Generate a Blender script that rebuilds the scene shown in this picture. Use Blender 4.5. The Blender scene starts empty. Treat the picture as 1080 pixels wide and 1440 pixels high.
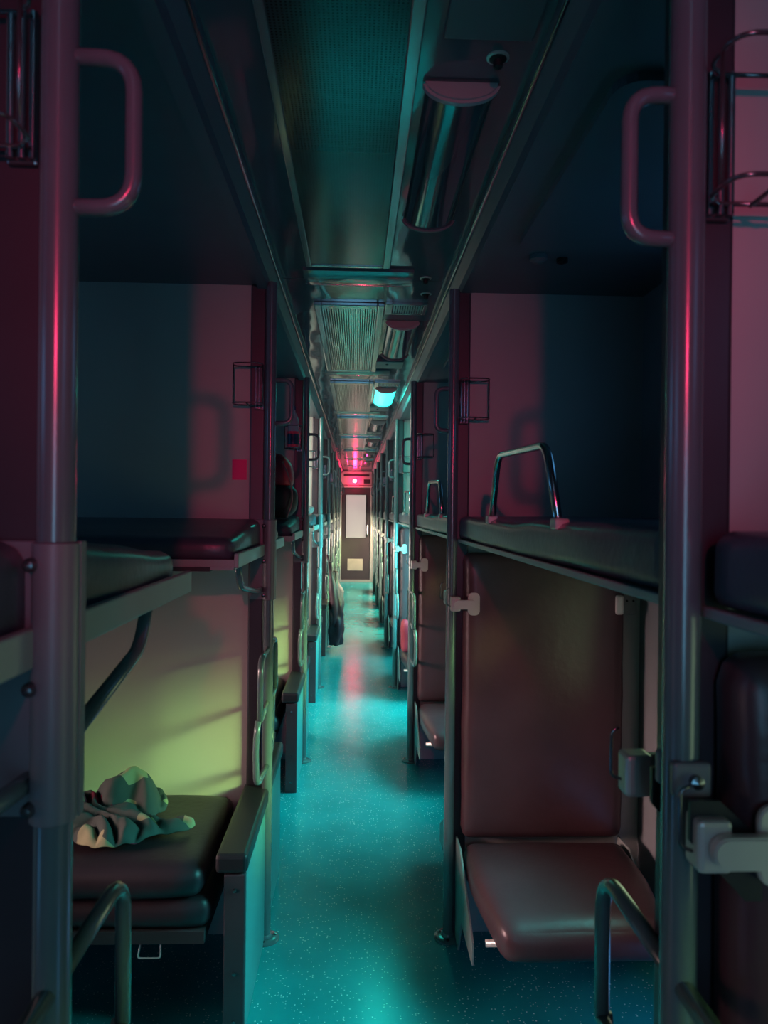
import bpy, bmesh, math, random
from mathutils import Vector, Matrix, noise
random.seed(7)
sc = bpy.context.scene
COL = sc.collection
R = math.radians

# ------------------------------------------------------------------ camera, world, exposure
ZC = 1.535
cam_d = bpy.data.cameras.new('camera'); cam = bpy.data.objects.new('camera', cam_d); COL.objects.link(cam)
cam_d.sensor_fit = 'VERTICAL'; cam_d.sensor_height = 24.0; cam_d.sensor_width = 18.0
cam_d.lens = 24.0 * 1050 / 1440; cam_d.clip_start = 0.02; cam_d.clip_end = 60
cam.location = (0, 0, ZC)
YAW, PITCH, ROLL = R(-2.15), R(-0.08), R(0.62)
cam.matrix_world = (Matrix.Translation(cam.location) @ Matrix.Rotation(YAW, 4, 'Z') @ Matrix.Rotation(R(90) + PITCH, 4, 'X')
                    @ Matrix.Rotation(ROLL, 4, 'Z'))
cam_d.dof.use_dof = True; cam_d.dof.focus_distance = 3.2; cam_d.dof.aperture_fstop = 4.5
sc.camera = cam
sc.view_settings.view_transform = 'Standard'; sc.view_settings.look = 'None'
sc.view_settings.exposure = 0.0; sc.view_settings.gamma = 1.0; sc.view_settings.use_curve_mapping = False
w = bpy.data.worlds.new('evening_sky'); sc.world = w; w.use_nodes = True
w.node_tree.nodes['Background'].inputs[0].default_value = (0.05, 0.12, 0.16, 1)
w.node_tree.nodes['Background'].inputs[1].default_value = 0.5

# ------------------------------------------------------------------ lights of the coach (daylight through the windows, lamps) and added blue fill
def area(name, loc, direction, sx, sy, power, color, spread=180):
    l = bpy.data.lights.new(name, 'AREA'); l.shape = 'RECTANGLE'; l.size = sx; l.size_y = sy
    l.energy = power; l.color = color; l.spread = R(spread)
    o = bpy.data.objects.new(name, l); COL.objects.link(o); o.location = loc
    o.rotation_euler = Vector(direction).to_track_quat('-Z', 'Y').to_euler()
    return o
def point(name, loc, power, color, radius):
    l = bpy.data.lights.new(name, 'POINT'); l.energy = power; l.color = color; l.shadow_soft_size = radius
    o = bpy.data.objects.new(name, l); COL.objects.link(o); o.location = loc
    return o
D0, PITCH_Y, NP = 0.78, 1.9, 8
def D(k): return D0 + PITCH_Y * k
Y_REAR, Y_END = -1.2, 16.1
XL, XR = -2.3, 1.05                   # the two side walls
ZA, ZB = 2.405, 2.345                 # aisle ceiling, bay ceiling
AX0, AX1 = -0.285, 0.335              # aisle ceiling strip
PXL, PXR = -0.308, 0.347              # grab pole lines
for k in range(-1, NP):
    yc = D(k) + 1.0
    # windows on the bay side and on the seat side (yellow-green daylight); dusk light falls in downwards
    pl = {-1: 1.0, 0: 4.6, 1: 5, 2: 40, 3: 50}.get(k, 55)
    cl = (1.0, 0.58, 0.56) if k < 2 else (1.0, 0.84, 0.74)
    area('daylight', (XL + 0.05, yc, 1.1), (1, 0.22, -0.22) if k < 2 else (1, 0, 0), 1.0, 0.55, pl, cl, 35 if k < 2 else 180)
    # on the seat side the light of a platform lamp falls in as a slanting beam
    pr = {-1: 0.8, 0: 2.3, 1: 2.6, 2: 3.4, 3: 3.4}.get(k, 3.4)
    area('platform_light', (XR - 0.05, yc + 0.27, 1.08), (-1, 0.55, -0.345), 0.7, 0.5, pr, (0.50, 0.85, 0.24), 17)
    area('daylight', (XR - 0.048, yc + 0.27, 1.08), (-1, -0.2, 0.05), 0.7, 0.5, 1.4 if k < 4 else 7, (0.55, 0.85, 0.42), 180)  # weak green light added in place of bounce off floor and walls
    pt = {-1: 1.0, 0: 8.5, 1: 12, 2: 70, 3: 24}.get(k, 60)
    area('daylight', (XR - 0.045, yc + 0.25, 1.08), (-1, 0.45, -0.5) if k == 2 else (-1, 0, -0.75), 0.7, 0.5, pt, (0.10, 0.86, 0.86) if k < 4 else (1.0, 0.80, 0.55), 72 if k < 2 else 150)
    # warm white light under the third bay ceiling, its source unseen
    if k == 2: area('bay_warm_light', (-1.1, yc, ZB - 0.05), (0.2, 0.3, -1), 0.3, 0.3, 27.0, (1.0, 0.85, 0.74), 180)
    # blue fill added to lift dark parts: high on the walls, low under berths
    area('blue_fill_light', (XL + 0.04, yc, 1.98), (1, 0, 0.05), 0.9, 0.35, 2.0, (0.10, 0.38, 0.78), 180)
    area('blue_fill_light', (XL + 0.04, yc, 0.22), (1, 0, 0.1), 0.9, 0.2, 1.6, (0.08, 0.40, 0.85), 180)
    area('blue_fill_light', (XR - 0.03, yc + 0.25, 0.22), (-1, 0, 0.1), 0.6, 0.2, 0.7, (0.06, 0.36, 0.85), 180)
    area('blue_fill_light', (XR - 0.03, yc, 1.98), (-1, 0, 0.05), 0.6, 0.3, 0.6, (0.10, 0.38, 0.78), 180)
def spot(name, loc, d, power, color, radius, cone, blend):
    l = bpy.data.lights.new(name, 'SPOT'); l.energy = power; l.color = color; l.shadow_soft_size = radius
    l.spot_size = R(cone); l.spot_blend = blend
    o = bpy.data.objects.new(name, l); COL.objects.link(o); o.location = loc
    o.rotation_euler = Vector(d).to_track_quat('-Z', 'Y').to_euler()
spot('red_lamp_light', (0.0, Y_REAR + 0.12, 2.06), (0, 1, -0.14), 64.0, (1.0, 0.03, 0.14), 0.03, 38, 1.0)
point('red_lamp_light', (-0.03, Y_END - 0.14, ZC + 0.64), 12.0, (1.0, 0.01, 0.10), 0.04)
area('teal_lamp_light', (0.205, 5.70, ZA - 0.06), (0, 0.15, -1), 0.10, 0.6, 7.0, (0.03, 1.0, 0.82), 180)
area('rear_blue_fill', (0.0, Y_REAR + 0.05, 1.42), (0, 1, 0), 0.42, 0.9, 6.5, (0.13, 0.46, 0.72), 180)  # blue fill added behind the camera, set at the rear door glass

# ------------------------------------------------------------------ materials
def lin(c):
    return tuple(((v / 255) / 12.92 if v / 255 <= 0.04045 else ((v / 255 + 0.055) / 1.055) ** 2.4) for v in c)
def mat(name, rgb, rough=0.5, metal=0.0, var=0.12, vscale=6.0, bump=0.0, bscale=60.0, coat=0.0, spec=0.5, rvar=0.0):
    m = bpy.data.materials.new(name); m.use_nodes = True
    nt = m.node_tree; N = nt.nodes; L = nt.links; b = N['Principled BSDF']
    c = lin(rgb)
    b.inputs['Roughness'].default_value = rough; b.inputs['Metallic'].default_value = metal
    b.inputs['Coat Weight'].default_value = coat; b.inputs['Specular IOR Level'].default_value = spec
    tc = N.new('ShaderNodeTexCoord'); nz = N.new('ShaderNodeTexNoise')
    nz.inputs['Scale'].default_value = vscale; nz.inputs['Detail'].default_value = 4
    L.new(tc.outputs['Object'], nz.inputs['Vector'])
    rp = N.new('ShaderNodeValToRGB')
    rp.color_ramp.elements[0].position = 0.3; rp.color_ramp.elements[1].position = 0.7
    rp.color_ramp.elements[0].color = tuple(x * (1 - var) for x in c) + (1,)
    rp.color_ramp.elements[1].color = tuple(min(1, x * (1 + var)) for x in c) + (1,)
    L.new(nz.outputs['Fac'], rp.inputs['Fac']); L.new(rp.outputs['Color'], b.inputs['Base Color'])
    if rvar:
        mr = N.new('ShaderNodeMapRange'); mr.inputs['To Min'].default_value = max(0.02, rough - rvar); mr.inputs['To Max'].default_value = rough + rvar
        L.new(nz.outputs['Fac'], mr.inputs['Value']); L.new(mr.outputs['Result'], b.inputs['Roughness'])
    if bump:
        n2 = N.new('ShaderNodeTexNoise'); n2.inputs['Scale'].default_value = bscale; n2.inputs['Detail'].default_value = 3
        L.new(tc.outputs['Object'], n2.inputs['Vector'])
        bp = N.new('ShaderNodeBump'); bp.inputs['Strength'].default_value = bump; bp.inputs['Distance'].default_value = 0.01
        L.new(n2.outputs['Fac'], bp.inputs['Height']); L.new(bp.outputs['Normal'], b.inputs['Normal'])
    return m
def emat(name, rgb_lin, strength, base=(0.5, 0.5, 0.5)):
    m = bpy.data.materials.new(name); m.use_nodes = True
    b = m.node_tree.nodes['Principled BSDF']
    b.inputs['Base Color'].default_value = base + (1,); b.inputs['Emission Color'].default_value = tuple(rgb_lin) + (1,)
    b.inputs['Emission Strength'].default_value = strength; b.inputs['Roughness'].default_value = 0.2
    return m

M = {}
M['laminate'] = mat('bay_laminate', (184, 184, 174), 0.45, var=0.06, vscale=2)
M['laminate_r'] = mat('seat_side_laminate', (178, 178, 174), 0.45, var=0.06, vscale=2)
M['wall'] = mat('side_wall_laminate', (120, 126, 128), 0.5, var=0.06)
M['gframe'] = mat('grille_frame_paint', (176, 184, 186), 0.16, 0.75, var=0.05)
M['post'] = mat('dark_aluminium_post', (74, 72, 78), 0.35, 0.4, var=0.08)
M['pole'] = mat('grey_painted_tube', (86, 105, 108), 0.24, 0.0, var=0.05, vscale=14, coat=0.6)
M['pole'].node_tree.nodes['Principled BSDF'].inputs['Coat Roughness'].default_value = 0.2
M['plate'] = mat('grey_painted_plate', (108, 114, 118), 0.4, 0.0, var=0.06)
M['trim'] = mat('pale_grey_trim', (150, 160, 156), 0.38, 0.1, var=0.06)
M['chrome'] = mat('chromed_steel', (190, 192, 196), 0.16, 1.0, var=0.04)
M['steel'] = mat('dull_steel', (196, 196, 190), 0.34, 0.35, var=0.08)
M['bolt'] = mat('bolt_steel', (120, 120, 124), 0.2, 0.9, var=0.05)
M['wire'] = mat('dark_wire', (120, 118, 122), 0.22, 0.8, var=0.05)
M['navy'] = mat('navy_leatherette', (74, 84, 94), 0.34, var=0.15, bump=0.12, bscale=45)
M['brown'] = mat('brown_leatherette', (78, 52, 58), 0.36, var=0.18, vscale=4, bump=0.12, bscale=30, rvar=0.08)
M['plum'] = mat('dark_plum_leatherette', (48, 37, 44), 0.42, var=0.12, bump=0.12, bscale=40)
M['black'] = mat('black_pad', (30, 32, 36), 0.4, var=0.1)
M['panel'] = mat('pale_teal_laminate', (72, 138, 142), 0.4, var=0.05)
M['under'] = mat('dark_underframe', (40, 44, 48), 0.6, var=0.1)
M['bayceil'] = mat('bay_ceiling_laminate', (96, 104, 112), 0.42, var=0.05)
M['cream'] = mat('cream_cover_plate', (158, 160, 156), 0.4, var=0.04)
M['door'] = mat('brown_door_laminate', (64, 52, 57), 0.4, var=0.08)
M['alu'] = mat('bright_aluminium', (186, 178, 172), 0.35, 0.5, var=0.04)
M['redpanel'] = mat('grey_panel', (150, 140, 140), 0.4, var=0.04)
M['slot'] = mat('dark_slot', (22, 22, 26), 0.6, var=0.05)
M['vent'] = mat('pale_vent_metal', (190, 176, 160), 0.45, 0.2, var=0.1)
M['redtag'] = mat('red_sticker_vinyl', (255, 44, 126), 0.3, var=0.02)
M['white'] = mat('white_plastic', (225, 222, 214), 0.4, var=0.04)
M['lampcap'] = mat('lamp_end_plastic', (188, 172, 174), 0.35, var=0.04)
M['lampcover'] = mat('grey_glossy_diffuser', (90, 110, 116), 0.1, 0.55, var=0.05, vscale=3)
M['lamplit'] = emat('lit_teal_diffuser', (0.012, 1.0, 0.8), 8)
M['redlit'] = emat('lit_red_lens', (1.0, 0.12, 0.25), 9)
M['redlitrear'] = emat('lit_red_rear_lens', (1.0, 0.04, 0.16), 60)
M['doorglass'] = emat('backlit_frosted_glass', (0.42, 0.35, 0.31), 1.0, (0.12, 0.12, 0.12))
M['winglass'] = emat('daylit_window_glass', (0.30, 0.40, 0.36), 0.35)
M['maroon'] = mat('maroon_nylon', (72, 40, 54), 0.5, var=0.25, vscale=9, bump=0.3, bscale=25)
M['redfab'] = mat('red_fabric', (176, 40, 62), 0.5, var=0.15)
M['blackfab'] = mat('black_fabric', (32, 26, 34), 0.6, var=0.15)
M['pinkfab'] = mat('dusty_pink_blanket', (150, 110, 110), 0.8, var=0.12, bump=0.3, bscale=40)
M['bottlecap'] = mat('blue_bottle_cap', (30, 70, 110), 0.35, var=0.03)
M['bottlelabel'] = mat('blue_bottle_label', (34, 50, 84), 0.4, var=0.35, vscale=30)
M['labelband'] = mat('pink_label_band', (226, 60, 90), 0.4, var=0.2, vscale=60)

def glassy(name, rgb):
    m = bpy.data.materials.new(name); m.use_nodes = True
    b = m.node_tree.nodes['Principled BSDF']; b.inputs['Base Color'].default_value = lin(rgb) + (1,)
    b.inputs['Transmission Weight'].default_value = 0.35; b.inputs['Roughness'].default_value = 0.1; b.inputs['IOR'].default_value = 1.2
    return m
M['pet'] = glassy('clear_plastic', (190, 205, 212))

def floor_mat():
    m = bpy.data.materials.new('teal_speckled_vinyl'); m.use_nodes = True
    nt = m.node_tree; N = nt.nodes; L = nt.links; b = N['Principled BSDF']
    tc = N.new('ShaderNodeTexCoord')
    nz = N.new('ShaderNodeTexNoise'); nz.inputs['Scale'].default_value = 5; nz.inputs['Detail'].default_value = 5
    L.new(tc.outputs['Object'], nz.inputs['Vector'])
    rp = N.new('ShaderNodeValToRGB'); rp.color_ramp.elements[0].position = .25; rp.color_ramp.elements[1].position = .75
    rp.color_ramp.elements[0].color = lin((8, 132, 138)) + (1,); rp.color_ramp.elements[1].color = lin((22, 152, 156)) + (1,)
    L.new(nz.outputs['Fac'], rp.inputs['Fac'])
    vo = N.new('ShaderNodeTexVoronoi'); vo.inputs['Scale'].default_value = 105
    L.new(tc.outputs['Object'], vo.inputs['Vector'])
    lt = N.new('ShaderNodeMath'); lt.operation = 'LESS_THAN'; lt.inputs[1].default_value = 0.24
    L.new(vo.outputs['Distance'], lt.inputs[0])
    sp = N.new('ShaderNodeSeparateColor'); L.new(vo.outputs['Color'], sp.inputs[0])
    gt = N.new('ShaderNodeMath'); gt.operation = 'GREATER_THAN'; gt.inputs[1].default_value = 0.7
    L.new(sp.outputs[0], gt.inputs[0])
    mu = N.new('ShaderNodeMath'); mu.operation = 'MULTIPLY'; L.new(lt.outputs[0], mu.inputs[0]); L.new(gt.outputs[0], mu.inputs[1])
    mx = N.new('ShaderNodeMix'); mx.data_type = 'RGBA'
    L.new(mu.outputs[0], mx.inputs['Factor']); L.new(rp.outputs['Color'], mx.inputs['A']); mx.inputs['B'].default_value = (0.5, 0.72, 0.68, 1)
    L.new(mx.outputs['Result'], b.inputs['Base Color'])
    mr = N.new('ShaderNodeMapRange'); mr.inputs['To Min'].default_value = 0.18; mr.inputs['To Max'].default_value = 0.27
    L.new(nz.outputs['Fac'], mr.inputs['Value']); L.new(mr.outputs['Result'], b.inputs['Roughness']); b.inputs['Specular IOR Level'].default_value = 0.42
    bp = N.new('ShaderNodeBump'); bp.inputs['Strength'].default_value = 0.06; bp.inputs['Distance'].default_value = 0.004
    L.new(nz.outputs['Fac'], bp.inputs['Height']); L.new(bp.outputs['Normal'], b.inputs['Normal'])
    return m
M['floor'] = floor_mat()

def ceil_mat():
    m = mat('polished_ceiling_sheet', (92, 104, 112), 0.09, 0.0, var=0.05, vscale=2, spec=0.9)
    nt = m.node_tree; N = nt.nodes; L = nt.links; b = N['Principled BSDF']
    tc = N.new('ShaderNodeTexCoord'); n2 = N.new('ShaderNodeTexNoise'); n2.inputs['Scale'].default_value = 3.2; n2.inputs['Detail'].default_value = 1.5
    mp = N.new('ShaderNodeMapping'); mp.inputs['Scale'].default_value = (1.6, 0.7, 1)
    L.new(tc.outputs['Object'], mp.inputs['Vector']); L.new(mp.outputs['Vector'], n2.inputs['Vector'])
    bp = N.new('ShaderNodeBump'); bp.inputs['Strength'].default_value = 0.35; bp.inputs['Distance'].default_value = 0.03
    L.new(n2.outputs['Fac'], bp.inputs['Height']); L.new(bp.outputs['Normal'], b.inputs['Normal'])
    return m
M['ceil'] = ceil_mat()

def perf_mat():
    m = bpy.data.materials.new('perforated_sheet'); m.use_nodes = True
    nt = m.node_tree; N = nt.nodes; L = nt.links; b = N['Principled BSDF']
    b.inputs['Metallic'].default_value = 0.35; b.inputs['Roughness'].default_value = 0.14
    tc = N.new('ShaderNodeTexCoord'); mp = N.new('ShaderNodeMapping'); mp.inputs['Scale'].default_value = (125, 125, 125)
    L.new(tc.outputs['Object'], mp.inputs['Vector'])
    fr = N.new('ShaderNodeVectorMath'); fr.operation = 'FRACTION'; L.new(mp.outputs['Vector'], fr.inputs[0])
    sb = N.new('ShaderNodeVectorMath'); sb.operation = 'SUBTRACT'; sb.inputs[1].default_value = (0.5, 0.5, 0)
    L.new(fr.outputs[0], sb.inputs[0])
    ml = N.new('ShaderNodeVectorMath'); ml.operation = 'MULTIPLY'; ml.inputs[1].default_value = (1, 1, 0); L.new(sb.outputs[0], ml.inputs[0])
    ln = N.new('ShaderNodeVectorMath'); ln.operation = 'LENGTH'; L.new(ml.outputs[0], ln.inputs[0])
    lt = N.new('ShaderNodeMath'); lt.operation = 'LESS_THAN'; lt.inputs[1].default_value = 0.27; L.new(ln.outputs['Value'], lt.inputs[0])
    mx = N.new('ShaderNodeMix'); mx.data_type = 'RGBA'; mx.inputs['A'].default_value = lin((66, 76, 82)) + (1,); mx.inputs['B'].default_value = (0.004, 0.005, 0.006, 1)
    L.new(lt.outputs[0], mx.inputs['Factor']); L.new(mx.outputs['Result'], b.inputs['Base Color'])
    return m
M['perf'] = perf_mat()

def cloth_mat():
    m = bpy.data.materials.new('olive_print_cloth'); m.use_nodes = True
    nt = m.node_tree; N = nt.nodes; L = nt.links; b = N['Principled BSDF']; b.inputs['Roughness'].default_value = 0.85
    tc = N.new('ShaderNodeTexCoord'); vo = N.new('ShaderNodeTexVoronoi'); vo.inputs['Scale'].default_value = 13
    L.new(tc.outputs['Object'], vo.inputs['Vector'])
    sp = N.new('ShaderNodeSeparateColor'); L.new(vo.outputs['Color'], sp.inputs[0])
    rp = N.new('ShaderNodeValToRGB'); rp.color_ramp.interpolation = 'CONSTANT'
    e = rp.color_ramp.elements; e[0].color = lin((66, 80, 74)) + (1,); e[1].position = 0.62; e[1].color = lin((150, 156, 118)) + (1,)
    x = e.new(0.93); x.color = lin((120, 34, 60)) + (1,)
    L.new(sp.outputs[0], rp.inputs['Fac']); L.new(rp.outputs['Color'], b.inputs['Base Color'])
    return m
M['cloth'] = cloth_mat()

# ------------------------------------------------------------------ mesh helpers
def rbox(bm, x0, x1, y0, y1, z0, z1, bev=0.0, seg=2):
    g = bmesh.ops.create_cube(bm, size=1.0)
    vs = g['verts']
    for v in vs:
        v.co = Vector(((x0 + x1) / 2 + v.co.x * (x1 - x0), (y0 + y1) / 2 + v.co.y * (y1 - y0), (z0 + z1) / 2 + v.co.z * (z1 - z0)))
    if bev:
        es = list({e for v in vs for e in v.link_edges})
        bmesh.ops.bevel(bm, geom=es, offset=bev, segments=seg, affect='EDGES', profile=0.5)
    return bm
def B(*a, **k): return rbox(bmesh.new(), *a, **k)
def fillet(pts, r, n=6):
    pts = [Vector(p) for p in pts]; out = [pts[0]]
    for i in range(1, len(pts) - 1):
        a, p, c = pts[i - 1], pts[i], pts[i + 1]
        d1 = (a - p); d2 = (c - p); rr = min(r, d1.length * 0.48, d2.length * 0.48)
        s = p + d1.normalized() * rr; e = p + d2.normalized() * rr
        for j in range(n + 1):
            t = j / n; out.append(s * (1 - t) ** 2 + p * 2 * t * (1 - t) + e * t ** 2)
    out.append(pts[-1]); return out
def tube(bm, pts, r, seg=12, closed=False):
    pts = [Vector(p) for p in pts]; n = len(pts); rings = []; prev = None
    for i, p in enumerate(pts):
        if closed: t = (pts[(i + 1) % n] - pts[i - 1]).normalized()
        else: t = (pts[min(i + 1, n - 1)] - pts[max(i - 1, 0)]).normalized()
        if prev is None:
            u = t.orthogonal().normalized()
        else:
            u = (prev - t * prev.dot(t)).normalized()
        prev = u; v = t.cross(u)
        rr = r(i / (n - 1)) if callable(r) else r
        rings.append([bm.verts.new(p + (u * math.cos(2 * math.pi * j / seg) + v * math.sin(2 * math.pi * j / seg)) * rr) for j in range(seg)])
    for i in range(n if closed else n - 1):
        a, b = rings[i], rings[(i + 1) % n]
        for j in range(seg):
            bm.faces.new((a[j], a[(j + 1) % seg], b[(j + 1) % seg], b[j]))
    if not closed:
        bm.faces.new(list(reversed(rings[0]))); bm.faces.new(rings[-1])
    return bm
def T(pts, r, fil=0.0, seg=12, closed=False):
    return tube(bmesh.new(), fillet(pts, fil) if fil else pts, r, seg, closed)
def lathe(bm, prof, c, seg=24, axis='Z'):
    """prof: list of (radius, height) about the axis through c"""
    rings = []
    for r, h in prof:
        ring = []
        for j in range(seg):
            a = 2 * math.pi * j / seg
            if axis == 'Z': co = (c[0] + r * math.cos(a), c[1] + r * math.sin(a), c[2] + h)
            else: co = (c[0] + r * math.cos(a), c[1] + h, c[2] + r * math.sin(a))
            ring.append(bm.verts.new(co))
        rings.append(ring)
    for a, b in zip(rings, rings[1:]):
        for j in range(seg): bm.faces.new((a[j], a[(j + 1) % seg], b[(j + 1) % seg], b[j]))
    bm.faces.new(list(reversed(rings[0]))); bm.faces.new(rings[-1])
    bmesh.ops.recalc_face_normals(bm, faces=bm.faces)
    return bm
def prism(bm, poly, axis, a0, a1):
    """extrude a 2D polygon along an axis; poly coords are the two other axes in order"""
    def P(u, v, a): return {'X': (a, u, v), 'Y': (u, a, v), 'Z': (u, v, a)}[axis]
    A = [bm.verts.new(P(u, v, a0)) for u, v in poly]; C = [bm.verts.new(P(u, v, a1)) for u, v in poly]
    n = len(poly)
    bm.faces.new(A); bm.faces.new(list(reversed(C)))
    for i in range(n): bm.faces.new((A[i], C[i], C[(i + 1) % n], A[(i + 1) % n]))
    bmesh.ops.recalc_face_normals(bm, faces=bm.faces)
    return bm
def cushion(x0, x1, y0, y1, z0, z1, r=0.03, n=13, puff=(0, 0, 0), wob=0.003, seed=0, tilt=None, shape=None):
    bm = bmesh.new(); bmesh.ops.create_cube(bm, size=2.0)
    bmesh.ops.subdivide_edges(bm, edges=bm.edges, cuts=n, use_grid_fill=True)
    c = Vector(((x0 + x1) / 2, (y0 + y1) / 2, (z0 + z1) / 2)); h = Vector(((x1 - x0) / 2, (y1 - y0) / 2, (z1 - z0) / 2))
    for v in bm.verts:
        u = Vector([math.copysign(1 - (1 - min(1, abs(q))) ** 1.9, q) for q in v.co])
        p = Vector([u[i] * h[i] for i in range(3)])
        q = Vector([max(-(h[i] - min(r, h[i])), min(h[i] - min(r, h[i]), p[i])) for i in range(3)])
        d = p - q
        if d.length > 1e-9: p = q + d.normalized() * min(r, max(abs(d.x), abs(d.y), abs(d.z)))
        for i in range(3):
            j, k = (i + 1) % 3, (i + 2) % 3
            if abs(u[i]) > 0.5: p[i] += math.copysign(puff[i], u[i]) * (1 - u[j] ** 2) * (1 - u[k] ** 2)
        nv = noise.noise_vector(Vector((p.x * 5 + seed, p.y * 5, p.z * 9)))
        p += nv * wob
        P = c + p
        if tilt: P.z += tilt(P)
        if shape: P = shape(P, u)
        v.co = P
    return bm

def obj(name, bm, m, parent=None, smooth=False, sm_angle=None):
    me = bpy.data.meshes.new(name)
    if parent is not None:
        off = Vector(parent.location) if parent.parent is None else Vector(parent.parent.location)
        bmesh.ops.translate(bm, verts=bm.verts, vec=-off)
    bm.to_mesh(me); bm.free()
    if smooth:
        for p in me.polygons: p.use_smooth = True
    if sm_angle:
        me.set_sharp_from_angle(angle=R(sm_angle))
    me.materials.append(m if not isinstance(m, str) else M[m])
    o = bpy.data.objects.new(name, me); COL.objects.link(o); o.parent = parent
    return o
def thing(name, label, cat, loc, group=None):
    o = bpy.data.objects.new(name, None); COL.objects.link(o); o.location = loc; o.empty_display_size = 0.05
    o['label'] = label; o['category'] = cat
    if group: o['group'] = group
    return o
def tag(o, label, cat, group=None):
    o['label'] = label; o['category'] = cat
    if group: o['group'] = group
    return o
def struct(name, bm, m, parent=None, smooth=False):
    o = obj(name, bm, m, parent, smooth)
    o['kind'] = 'structure'
    return o
def copy_thing(root, dy, label):
    c = root.copy(); COL.objects.link(c); c.location = (root.location.x, root.location.y + dy, root.location.z); c['label'] = label
    for ch in list(root.children):
        d = ch.copy(); COL.objects.link(d); d.parent = c
        for g in list(ch.children):
            e = g.copy(); COL.objects.link(e); e.parent = d
    return c
ORD = ['first', 'second', 'third', 'fourth', 'fifth', 'sixth', 'seventh', 'eighth', 'ninth']

# ================================================================== SETTING
struct('floor', B(XL, XR, -2.6, Y_END + 0.1, -0.05, 0.0), 'floor')
struct('ceiling_bays', B(XL, AX0 - 0.05, Y_REAR, Y_END, ZB, ZB + 0.03), 'bayceil')
struct('ceiling_seats', B(AX1 + 0.05, XR, Y_REAR, Y_END, ZB - 0.01, ZB + 0.03), 'bayceil')
# aisle ceiling, one sheet per module with a thin open joint
JY = [0.92 + 1.9 * i for i in range(-1, 9)]
edges_y = [Y_REAR] + JY + [Y_END]
bm = bmesh.new()
for a, b in zip(edges_y, edges_y[1:]):
    if b - a > 0.05: rbox(bm, AX0, AX1, a + 0.003, b - 0.003, ZA, ZA + 0.02)
rbox(bm, AX0 - 0.05, AX1 + 0.05, Y_REAR, Y_END, ZA + 0.021, ZA + 0.04)
struct('ceiling_aisle', bm, 'ceil')
# stepped edge trims of the aisle ceiling
for nm, xa, sg in (('trim_1', AX0, -1), ('trim_2', AX1, 1)):
    bm = bmesh.new()
    for a, b in zip(edges_y, edges_y[1:]):
        if b - a > 0.05:
            poly = [(xa + sg * 0.0, ZA + 0.02), (xa, ZA - 0.022), (xa + sg * 0.008, ZA - 0.03), (xa + sg * 0.032, ZA - 0.052), (xa + sg * 0.038, ZB - 0.016), (xa + sg * 0.075, ZB - 0.016), (xa + sg * 0.075, ZA + 0.02)]
            prism(bm, poly, 'Y', a + 0.002, b - 0.002)
    struct(nm, bm, 'bayceil')
for nm, xa in (('trim_3', AX0 - 0.004), ('trim_4', AX1 + 0.004)):
    struct(nm, B(xa - 0.004, xa + 0.004, Y_REAR, Y_END, ZA - 0.032, ZA - 0.024, bev=0.002), 'chrome')

def side_wall(name, x0, x1, z0, z1, w, dc=1.0):
    bm = bmesh.new(); ys = [Y_REAR - 0.02]
    for k in range(-1, NP): ys += [D(k) + dc - w / 2, D(k) + dc + w / 2]
    ys.append(Y_END)
    rbox(bm, x0, x1, Y_REAR - 0.02, Y_END, 0, z0); rbox(bm, x0, x1, Y_REAR - 0.02, Y_END, z1, ZB + 0.03)
    for i in range(0, len(ys), 2): rbox(bm, x0, x1, ys[i], ys[i + 1], z0, z1)
    struct(name, bm, 'wall')
side_wall('wall_left', XL - 0.06, XL, 0.8, 1.38, 1.1)
side_wall('wall_right', XR, XR + 0.06, 0.8, 1.36, 0.78, 1.25)
n = 0
for k in range(-1, NP):
    for sx, x, w, zz in ((-1, XL, 1.1, 1.38), (1, XR, 0.78, 1.36)):
        n += 1; yc = D(k) + (1.0 if sx < 0 else 1.25)
        e = bpy.data.objects.new('window_%d' % n, None); COL.objects.link(e); e.location = (x, yc, 0.8); e['kind'] = 'structure'
        bm = bmesh.new(); f = 0.03
        for a in ((yc - w / 2, yc + w / 2, 0.8, 0.8 + f), (yc - w / 2, yc + w / 2, zz - f, zz), (yc - w / 2, yc - w / 2 + f, 0.8, zz), (yc + w / 2 - f, yc + w / 2, 0.8, zz)):
            rbox(bm, min(x - sx * 0.008, x + sx * 0.05), max(x - sx * 0.008, x + sx * 0.05), *a, bev=0.003)
        obj('window_frame', bm, 'alu', e)
        obj('window_pane', B(x + sx * 0.02 - 0.003, x + sx * 0.02 + 0.003, yc - w / 2 + 0.02, yc + w / 2 - 0.02, 0.82, zz - 0.02), 'winglass', e)

# rear bulkhead (behind the camera)
struct('wall_back', B(XL, XR, Y_REAR - 0.04, Y_REAR, 0, ZB + 0.1), 'wall')
def wall_lamp(x, y, z, sg, label):
    t = thing('red_lamp', label, 'lamp', (x, y, z - 0.06))
    bm = bmesh.new(); lathe(bm, [(0.001, 0), (0.06, 0), (0.062, sg * 0.012), (0.05, sg * 0.02), (0.001, sg * 0.02)], (x, y, z), 20, 'Y'); obj('lamp_base', bm, 'redpanel', t)
    bm = bmesh.new(); lathe(bm, [(0.045, sg * 0.02), (0.045, sg * 0.035), (0.035, sg * 0.055), (0.015, sg * 0.066), (0.001, sg * 0.067)], (x, y, z), 20, 'Y'); obj('lens', bm, 'redlit' if sg < 0 else 'redlitrear', t, True)
wall_lamp(0.0, Y_REAR, 2.06, 1, 'red lamp above the door behind the camera')

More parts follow.
